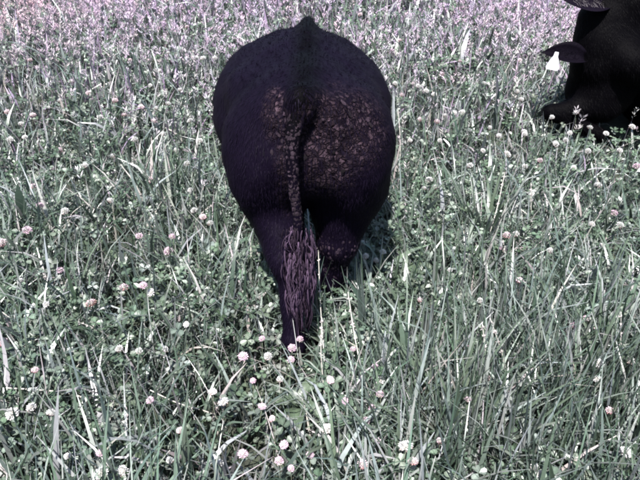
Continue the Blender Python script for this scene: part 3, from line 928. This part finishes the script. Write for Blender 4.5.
cA = tint(n, [(0.36, 0.34, 0.35), (0.30, 0.30, 0.28)], [.5, .5]); cCast = tint(n, [(0.44, 0.33, 0.44), (0.47, 0.35, 0.42), (0.42, 0.35, 0.42)], [.45, .3, .25])
wl = np.clip((-P[:, 0] - 2.0) / 1.5, 0, 1)[:, None]
cCast = cCast * (1 - wl) + tint(n, [(0.46, 0.28, 0.27), (0.42, 0.29, 0.30)], [.5, .5]) * wl  # warmer colour cast painted into the heads at the far left
v, f, c = seed_heads(P, rng.uniform(0.22, 0.42, n), rng.uniform(0.035, 0.085, n), rng.uniform(0.008, 0.018, n), cA * (1 - pink) + cCast * pink, tint(n, [G_PALE, G_CAST], [.5, .5]), rng.uniform(0, 6.28, n), np.abs(rng.normal(0.3, 0.3, n)))
sh = link('flowering_grass', mesh_np('flowering_grass', v, f, c), M['straw'])
tag(sh, 'flowering grass heads tinted with a pink colour cast across the far meadow', 'grass', kind='stuff')

# ------------------------------------------------------------------ clover flowers, one by one
def flower_head_mesh(name, kind, seed):
    rs = np.random.default_rng(seed)
    parts = []
    m = 64
    for i in range(m):
        zt = 1 - 1.75 * (i + 0.5) / m
        an = i * 2.39996 + rs.normal(0, 0.12)
        r = math.sqrt(max(0, 1 - zt * zt))
        d = np.array([r * math.cos(an), r * math.sin(an), zt])
        tip = d * np.array([1, 1, 0.92]) * rs.uniform(0.86, 1.08) + np.array([0, 0, 0.10])
        root = d * 0.42
        side = np.cross(d, [0, 0, 1.0]) if abs(d[2]) < 0.95 else np.array([1.0, 0, 0]); side /= np.linalg.norm(side)
        up = np.cross(side, d)
        mid = root * 0.35 + tip * 0.65
        wd = 0.16
        Vv = np.array([root, mid - side * wd + up * 0.05, tip, mid + side * wd + up * 0.05, mid + up * -0.06 + d * 0.05])
        T = np.array([(0, 1, 4), (1, 2, 4), (2, 3, 4), (3, 0, 4)])
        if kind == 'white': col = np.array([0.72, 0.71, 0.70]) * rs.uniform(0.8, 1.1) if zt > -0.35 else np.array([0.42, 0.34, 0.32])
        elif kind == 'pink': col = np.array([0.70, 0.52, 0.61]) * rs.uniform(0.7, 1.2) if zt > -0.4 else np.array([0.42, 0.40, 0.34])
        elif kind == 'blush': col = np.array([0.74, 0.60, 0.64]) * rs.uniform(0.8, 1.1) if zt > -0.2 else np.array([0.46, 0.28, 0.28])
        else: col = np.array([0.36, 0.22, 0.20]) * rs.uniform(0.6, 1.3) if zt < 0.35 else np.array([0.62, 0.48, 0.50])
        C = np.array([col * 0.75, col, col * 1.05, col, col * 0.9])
        parts.append((Vv, T, C))
    # pale core so that the head is not hollow
    cv, cf = tube([(0, 0, -0.62), (0, 0, -0.35), (0, 0, 0.05), (0, 0, 0.45), (0, 0, 0.6)], [0.12, 0.42, 0.55, 0.40, 0.1], 8)
    parts.append((cv, cf, (0.40, 0.38, 0.34)))
    V, F, C = cat_geo(parts)
    return mesh_np(name, V, F, C, smooth=False)
HEADS = {k: [flower_head_mesh('clover_head_' + k, k, s + 10 * i) for s in range(3)] for i, k in enumerate(('white', 'pink', 'blush', 'faded'))}
for k in HEADS:
    for me in HEADS[k]: me.materials.append(M['petal'])
def stem_mesh(seed):
    rs = np.random.default_rng(seed)
    pts = spline([(0, 0, 0), (rs.normal(0, .03), rs.normal(0, .03), 0.35), (rs.normal(0, .04), rs.normal(0, .04), 0.7), (0, 0, 1)], 8)
    v, f = tube(pts * np.array([1, 1, 1]), np.linspace(0.006, 0.0045, 8), 5)
    return mesh_np('clover_stem', v, f, np.broadcast_to(np.array([0.14, 0.16, 0.11]), v.shape))
STEMS = [stem_mesh(s) for s in range(5)]
for me in STEMS: me.materials.append(M['straw'])

def clover_flower(pos, h, rad, kind, label, group):
    """pos: point on the ground below the head"""
    tilt = (random.gauss(0, 0.22), random.gauss(0, 0.22), random.uniform(0, 6.28))
    off = Vector((random.gauss(0, 0.03), random.gauss(0.01, 0.03), 0))
    t = empty('clover_flower', (pos[0] + off.x, pos[1] + off.y, float(terrain(pos[0] + off.x, pos[1] + off.y)) - 0.003))
    tag(t, label, 'clover flower', group)
    hd = Vector((-off.x, -off.y, h))
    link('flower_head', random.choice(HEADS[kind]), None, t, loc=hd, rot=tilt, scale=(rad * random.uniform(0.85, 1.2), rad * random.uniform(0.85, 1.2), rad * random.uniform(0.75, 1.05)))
    st = link('stem', random.choice(STEMS), None, t)
    L = hd.length - rad * 0.45
    st.rotation_euler = hd.to_track_quat('Z', 'Y').to_euler()
    st.scale = (0.26, 0.26, L)
    return t

KIND = {'w': 'white', 'p': 'pink', 'b': 'blush', 'f': 'faded'}
WORD = {'w': 'white clover flower head', 'p': 'pink clover flower head', 'b': 'pale blush clover flower head', 'f': 'faded brownish clover flower head'}
# photo position, kind, size in photo pixels, and the wording of the few that stand out
FL = """100 117 w 8;112 125 w 8;154 121 b 13;163 134 w 8;134 139 w 8;113 156 w 7;33 115 b 8;7 112 b 9;21 124 w 7;25 138 w 8;10 140 w 7;141 105 b 8;160 71 w 6;187 27 b 6;
168 53 w 5;203 58 w 6;196 58 w 6;215 58 w 6;156 108 w 7;168 103 w 7;124 113 b 8;115 100 b 7;187 163 w 7;72 82 b 6;40 205 p 10;65 211 w 9;27 230 p 11;2 242 b 9;139 236 p 10;
168 251 p 12;172 236 p 9;124 287 b 9;143 285 p 9;151 292 w 10;91 303 f 11;46 304 w 8;194 210 w 8;203 217 b 9;210 223 w 8;186 323 w 8;33 186 b 7;119 348 w 10;139 351 w 8;186 324 w 7;
165 349 w 7;12 413 w 14;31 407 w 11;51 412 w 10;101 473 w 17;122 471 w 13;100 452 p 8;211 392 w 8;67 456 w 8;3 342 b 10;219 463 w 11;300 339 p 8;292 348 p 10;291 359 p 10;243 356 p 11;
268 356 w 11;262 338 p 8;280 379 w 9;213 391 w 9;223 401 w 12;262 406 p 9;272 418 b 8;327 428 w 12;284 444 p 11;279 461 p 11;243 454 p 13;310 454 p 11;380 380 w 10;380 394 p 10;
372 408 p 10;366 421 p 10;363 464 b 11;406 446 w 17;413 461 b 11;378 440 p 8;291 468 p 9;253 380 p 8;375 366 p 8;353 348 p 8;575 325 p 9;587 318 p 8;599 363 w 13;597 378 w 9;626 452 w 13;
490 378 b 8;530 360 b 9;468 348 p 8;535 466 w 10;540 473 w 10;468 399 p 8;597 330 b 9;429 180 w 9;436 187 w 8;424 188 w 7;508 155 w 8;525 166 w 7;556 144 w 7;566 140 w 6;574 167 w 7;588 152 w 7;
598 185 w 9;637 166 p 9;592 224 w 8;628 282 w 8;507 235 b 11;516 234 w 8;588 318 w 7;525 133 w 9;499 134 w 7;606 134 w 7;602 245 w 7;614 213 p 8;620 225 w 8;503 249 p 8;521 100 w 8;524 132 w 10;
484 84 w 7;517 92 w 6;552 117 w 7;576 113 w 7;595 100 b 8;570 132 w 7;555 144 w 7;588 151 w 7;590 127 w 7;632 127 w 7;426 92 w 7;434 95 w 7;402 93 b 8;395 84 w 7;416 81 w 7;462 113 w 7;454 112 w 6;
445 115 w 6;437 122 b 7;442 74 b 6;500 34 w 5;459 19 w 5;533 32 w 5;490 127 w 6;499 136 w 6;418 86 w 6;560 77 w 8;566 86 w 7;507 153 w 7;363 243 w 9;366 256 w 9;376 260 w 9;383 251 w 8;
620 150 w 7;540 160 b 7;483 150 w 6;470 165 w 7;30 60 b 6;60 100 w 6;88 92 b 6;130 60 b 5;150 85 w 5;180 90 w 6;190 120 w 7;200 140 w 7;176 150 w 7;60 150 b 7;85 165 w 7;150 180 b 8;110 200 w 7;
190 190 w 7;20 280 w 8;60 270 p 8;70 350 w 8;35 370 b 8;150 400 p 9;180 430 b 9;170 460 w 9;330 380 b 9;345 400 p 9;440 440 b 9;480 300 w 8;450 270 w 7;520 280 b 8;550 250 w 7;420 300 b 7;630 360 w 10;
610 410 b 9;560 420 w 8;410 140 w 6;420 120 b 6;440 140 w 6;460 60 b 5;480 50 b 5;520 60 b 5;545 20 b 5;400 40 b 5;380 30 w 5;420 50 w 5;360 15 b 5;240 15 b 5;100 30 b 5;50 20 b 5"""
SPECIAL = {
 (154, 121): 'large pale blush clover flower in the upper left meadow',
 (101, 473): 'largest white clover flower at the bottom left edge',
 (406, 446): 'big white clover flower low in the grass right of centre',
 (12, 413): 'big white clover flower at the lower left edge',
 (300, 339): 'small pink clover flower in front of the cow\'s left hind leg, topmost of three',
 (292, 348): 'pink clover flower in front of the cow\'s left hind leg, middle of three',
 (291, 359): 'pink clover flower at the foot of the cow\'s left hind leg, lowest of three',
 (327, 428): 'white clover flower at bottom centre among pink ones',
 (599, 363): 'tall white clover flower by the right edge in the grass',
 (626, 452): 'white clover flower in the bottom right corner',
 (429, 180): 'white clover flower highest of a trio right of the cow',
 (168, 251): 'bright pink clover flower left of the cow\'s hind leg',
 (507, 235): 'ragged blush clover flower in the middle of the right side',
 (595, 100): 'blush clover flower standing against the lying cow\'s dark body',
 (363, 243): 'white clover flower beside the right hock, uppermost of the cluster',
 (268, 356): 'white clover flower just left of the cow\'s hind foot',
 (27, 230): 'pink clover flower near the left edge at mid height',
}
def zone(x, y):
    if y < 70: return 'far behind the cow, ' + ('left side' if x < 300 else 'right side')
    if y < 175:
        if x < 100: return 'by the upper left edge'
        if x < 300: return 'beside the cow\'s left flank'
        if x < 470: return 'beside the cow\'s right flank'
        return 'left of the lying cow' if x < 545 else 'just below the lying cow'
    if y < 320:
        if x < 100: return 'near the left edge'
        if x < 300: return 'left of the cow\'s legs'
        return 'close right of the cow\'s legs' if x < 470 else 'towards the right edge'
    if x < 100: return 'in the bottom left corner'
    if x < 235: return 'left of the cow\'s foot'
    if x < 330: return 'below the cow\'s foot'
    if x < 430: return 'right of the cow\'s foot'
    return 'in the lower right tall grass'
ORD = ['leftmost', 'second from left', 'third from left', 'fourth from left', 'fifth from left', 'sixth from left', 'seventh from left', 'eighth from left', 'ninth from left', 'tenth from left']
rows = []
for row in FL.replace('\n', '').split(';'):
    x, y, k_, s_ = row.split()
    rows.append((int(x), int(y), k_, float(s_)))
bins = {}
for r_ in rows:
    if (r_[0], r_[1]) not in SPECIAL: bins.setdefault(WORD[r_[2]].replace(' flower head', '') + '|' + zone(r_[0], r_[1]), []).append(r_)
LAB = {}
def name_bin(key, lst, band=''):
    if len(lst) > 6 and not band:
        lst = sorted(lst, key=lambda q: q[1]); h_ = len(lst) // 2
        name_bin(key, lst[:h_], 'upper '); name_bin(key, lst[h_:], 'lower ')
        return
    kd, zn = key.split('|')
    lst = sorted(lst)
    for i, q in enumerate(lst):
        o = '' if len(lst) == 1 else (', rightmost' if i == len(lst) - 1 and i > 0 else ', ' + ORD[i])
        if band: o += (' in ' if o else ', ') + band + 'row'
        LAB[q] = kd + ' flower ' + zn + o
for key, lst in bins.items(): name_bin(key, lst)
for r_ in rows:
    x, y, k_, s_ = r_
    h = random.uniform(0.22, 0.30)
    if (x, y) in ((595, 100), (552, 117), (576, 113)): h = 0.30
    p = at(x, y, h)
    if keep_out(np.array([p[0]]), np.array([p[1]]))[0]: p = at(x, y + 5, h)
    dist = math.sqrt(p[0] ** 2 + p[1] ** 2 + (CAM_H - p[2] - h) ** 2)
    rad = min(max(0.5 * s_ * dist / FPX * 0.86, 0.009), 0.0215)
    clover_flower(p, h, rad, KIND[k_], SPECIAL.get((x, y)) or LAB[r_], 'clover flowers')

# ------------------------------------------------------------------ single stalks, tufts and broad-leaved plants
def stalk(px0, py0, px1, py1, h0, h1, label, head=True, r=0.0022, col=(0.42, 0.40, 0.36)):
    """a pale grass stalk from its foot (photo pixel px0, py0 at height h0) to its tip (px1, py1 at height h1)"""
    a = at(px0, py0, h0); b = at(px1, py1, h1)
    foot = np.array([a[0], a[1], a[2] - 0.004]); 
    t = empty('grass_stalk', tuple(foot)); tag(t, label, 'grass stalk', 'pale grass stalks')
    tip = np.array([b[0], b[1], b[2] + h1]) - foot
    low = np.array([0, 0, h0]) if h0 > 0 else np.zeros(3)
    ctrl = [np.zeros(3)] + ([low] if h0 > 0.01 else []) + [low * 0.5 + tip * 0.5 + np.array([random.gauss(0, .01), random.gauss(0, .01), 0.02]), tip]
    pts = spline(ctrl, 16)
    v, f = tube(pts, np.linspace(r * 1.1, r * 0.6, 16), 6)
    link('stem', mesh_np('stalk_stem', v, f, np.broadcast_to(np.array(col), v.shape)), M['straw'], t)
    if head:
        rs = np.random.default_rng(px0 * 7 + py0)
        parts = []
        for i in range(34):
            u = rs.uniform(0.72, 1.0); p = pts[int(u * 15)]
            d = (pts[15] - pts[12]); d = d / np.linalg.norm(d) + rs.normal(0, 0.45, 3)
            d /= np.linalg.norm(d)
            v, f = tube([p, p + d * 0.006, p + d * 0.012], [0.0006, 0.0022, 0.0004], 4)
            parts.append((v, f, np.array([0.40, 0.36, 0.35]) * rs.uniform(0.7, 1.3)))
        v, f, c = cat_geo(parts)
        tag(link('seed_head', mesh_np('seed_head', v, f, c), M['straw'], t), kind='stuff')
    return t
stalk(327, 395, 318, 240, 0.05, 0.42, 'pale stalk leaning past the cow\'s left hind leg towards the tail', r=0.0022)
stalk(378, 425, 348, 292, 0.04, 0.40, 'long pale seeding stalk in front of the cow\'s right hind leg', r=0.003)
stalk(325, 400, 322, 318, 0.06, 0.36, 'short pale stalk right beside the cow\'s left hind foot', r=0.0026)
stalk(130, 415, 8, 388, 0.06, 0.20, 'thick dry stalk lying across the lower left foreground', head=False, r=0.0045)
stalk(62, 235, 83, 205, 0.10, 0.25, 'bent dry stalk in the left meadow below the pink clover', head=False, r=0.003)
stalk(496, 92, 518, 50, 0.08, 0.34, 'thin dry stalk leaning right between the two cows', head=False, r=0.003)
stalk(547, 132, 557, 92, 0.05, 0.34, 'pale stalk standing left of the lying cow', r=0.003)
stalk(598, 132, 596, 106, 0.1, 0.34, 'dark stalk before the lying cow\'s chest', r=0.002, col=(0.16, 0.15, 0.13))
stalk(486, 425, 482, 322, 0.05, 0.42, 'upright pale stalk in the lower right tall grass, left of its neighbours', r=0.0024)
stalk(512, 410, 490, 318, 0.05, 0.44, 'leaning pale stalk in the lower right tall grass', r=0.0024)
stalk(622, 400, 621, 312, 0.05, 0.44, 'straight pale stalk near the right edge', r=0.0024)
stalk(532, 235, 531, 183, 0.05, 0.34, 'upright pale stalk at mid right', r=0.0028)
stalk(480, 262, 505, 172, 0.05, 0.38, 'pale stalk curving up right beside the broad-bladed tuft', r=0.0028)
stalk(516, 300, 503, 240, 0.08, 0.30, 'pale stalk below the ragged blush clover flower', r=0.0026)
stalk(398, 190, 398, 108, 0.05, 0.40, 'pale stalk rising beside the cow\'s right flank', r=0.0026)
stalk(120, 345, 78, 322, 0.1, 0.26, 'short pale stalk leaning left in the lower left grass', r=0.0026)
stalk(38, 350, 2, 312, 0.08, 0.26, 'dry stalk leaning out at the left edge', head=False, r=0.0034)
stalk(190, 235, 212, 205, 0.1, 0.26, 'pale stalk leaning towards the cow\'s left thigh', r=0.0028)
stalk(215, 415, 150, 390, 0.1, 0.24, 'curved pale stalk in the foreground left of the cow\'s foot', head=False, r=0.003)
stalk(60, 62, 60, 10, 0.06, 0.42, 'tall dry stalk in the upper left corner', r=0.004)

def blade_mesh(seed, bend):
    rs = np.random.default_rng(seed)
    n = 8; V = []
    x = z = 0.0
    for i in range(n + 1):
        t = i / n
        th = bend * t ** 1.3
        if i: x += math.sin(th) / n; z += math.cos(th) / n
        wd = 0.5 * (0.6 + 1.0 * t - 0.55 * t * t) * (1 - t ** 2.6)
        for q, dz in ((-1, 0.12), (0, -0.05), (1, 0.12)):
            V.append((x + dz * wd * 0.05, q * wd, z))
    # x: bend direction in lengths, y: half widths, scaled per object
    F = []
    for i in range(n):
        for q in range(2):
            a = i * 3 + q
            F.append((a, a + 1, a + 4, a + 3))
    c = np.array([(0.070, 0.094, 0.064), (0.12, 0.14, 0.115), (0.175, 0.19, 0.175)][seed % 3])
    C = np.array([c * (0.85 + 0.25 * (i // 3) / n) * (1.18 if i % 3 == 1 else 1) for i in range(3 * (n + 1))])
    me = mesh_np('grass_blade', np.array(V), np.array(F), C); me.materials.append(M['grass'])
    return me
BL = [blade_mesh(i, b) for i, b in enumerate((0.25, 0.5, 0.9, 1.3, 1.8, 0.35, 0.7, 1.1, 2.2))]
def tuft(px0, py0, h0, n, L, W, label, spread=0.05, lean=0.25, group='broad-bladed grass tufts'):
    a = at(px0, py0, h0)
    t = empty('grass_tuft', (a[0], a[1], a[2] - 0.006)); tag(t, label, 'grass tuft', group)
    for i in range(int(n * 1.25)):
        az = random.uniform(0, 6.28)
        ln = 1.15 * L * random.uniform(0.55, 1.15)
        rr = spread * math.sqrt(random.random())
        b = link('blade', random.choice(BL), None, t, loc=(rr * math.cos(az), rr * math.sin(az), 0))
        b.rotation_euler = (0, abs(random.gauss(0, lean)), az + random.gauss(0, 0.4))
        b.scale = (ln, 1.5 * W * random.uniform(0.6, 1.3), ln)
    return t
tuft(482, 240, 0.04, 42, 0.42, 0.016, 'broad-bladed dark grass tuft right of the cow, half way up', 0.09, 0.25)
tuft(448, 440, 0.03, 44, 0.42, 0.012, 'dense upright tuft of broad blades at the bottom, right of centre', 0.09, 0.18)
tuft(470, 470, 0.03, 34, 0.40, 0.011, 'tuft of long blades cut by the bottom edge, right of centre', 0.09, 0.2)
tuft(400, 330, 0.03, 26, 0.34, 0.015, 'spreading tuft of broad blades right of the cow\'s hind foot', 0.08, 0.45)
tuft(425, 355, 0.03, 28, 0.36, 0.015, 'arching tuft of broad blades below and right of the cow', 0.08, 0.5)
tuft(560, 420, 0.03, 36, 0.42, 0.010, 'tall upright tuft in the lower right grass', 0.09, 0.15)
tuft(600, 400, 0.03, 32, 0.42, 0.010, 'tall thin tuft near the lower right edge', 0.09, 0.15)
tuft(520, 455, 0.03, 32, 0.40, 0.010, 'tuft of crossing blades near the bottom right', 0.1, 0.3)
tuft(25, 460, 0.03, 24, 0.28, 0.008, 'tuft of short upright blades in the bottom left corner', 0.1, 0.2)
tuft(135, 190, 0.04, 20, 0.30, 0.010, 'tuft of pale blades in the meadow left of the cow', 0.09, 0.25)
tuft(210, 350, 0.03, 22, 0.27, 0.009, 'tuft of arching blades left of the cow\'s hind foot', 0.09, 0.5)
tuft(345, 470, 0.03, 20, 0.28, 0.011, 'tuft of pale broad blades at the bottom centre', 0.07, 0.3)
tuft(390, 210, 0.04, 16, 0.30, 0.009, 'thin tuft beside the cow\'s right thigh', 0.06, 0.15)
tuft(345, 355, 0.02, 16, 0.26, 0.010, 'small tuft between the cow\'s hind feet', 0.05, 0.4)

def broad_leaf_mesh(seed):
    rs = np.random.default_rng(seed)
    n, m = 9, 5
    V = []
    for i in range(n + 1):
        t = i / n
        wd = 0.5 * math.sin(math.pi * min(1, 0.05 + t * 0.95)) ** 0.75 * (1 - 0.25 * t)
        for j in range(m):
            q = j / (m - 1) * 2 - 1
            V.append((t * math.cos(0.5 * t), q * wd * 0.42, 0.20 * abs(q) * wd + 0.55 * t - 0.62 * t * t + 0.02 * math.sin(9 * t + 3 * q + seed)))
    F = [(i * m + j, i * m + j + 1, (i + 1) * m + j + 1, (i + 1) * m + j) for i in range(n) for j in range(m - 1)]
    c = np.array((0.066, 0.092, 0.058))
    C = np.array([c * (1.5 if k % m == m // 2 else 1.0) for k in range(m * (n + 1))])
    me = mesh_np('broad_leaf', np.array(V), np.array(F), C); me.materials.append(M['clover'])
    return me
BLF = [broad_leaf_mesh(i) for i in range(3)]
def broad_plant(px0, py0, n, L, label):
    a = at(px0, py0, 0.12)
    t = empty('broad_leaf_plant', (a[0], a[1], a[2] - 0.004)); tag(t, label, 'plant', 'broad-leaved weeds')
    v, f = tube([(0, 0, 0), (0, 0, 0.06), (0.004, 0, 0.12)], [0.006, 0.005, 0.003], 6)
    link('stem', mesh_np('weed_stem', v, f, np.broadcast_to(np.array((0.12, 0.13, 0.09)), v.shape)), M['straw'], t)
    for i in range(n):
        az = 6.28 * i / n + random.gauss(0, 0.4)
        ln = 1.5 * L * random.uniform(0.7, 1.2)
        link('leaf', random.choice(BLF), None, t, loc=(0, 0, 0.04 + 0.075 * i / n), rot=(random.gauss(0, .15), -random.uniform(0.1, 0.5), az), scale=(ln, ln, ln))
broad_plant(400, 268, 7, 0.15, 'broad-leaved weed close to the cow\'s right hind leg')
broad_plant(6, 285, 6, 0.16, 'broad-leaved weed at the left edge')
broad_plant(425, 340, 6, 0.17, 'broad-leaved weed in the grass below right of the cow')
broad_plant(298, 400, 6, 0.11, 'low broad-leaved weed in the foreground below the cow\'s foot')
broad_plant(160, 450, 6, 0.11, 'low broad-leaved weed in the lower left foreground')
broad_plant(150, 310, 6, 0.12, 'broad-leaved weed in the clover left of the cow\'s legs')
broad_plant(95, 245, 6, 0.12, 'broad-leaved weed among pink clover at the left')
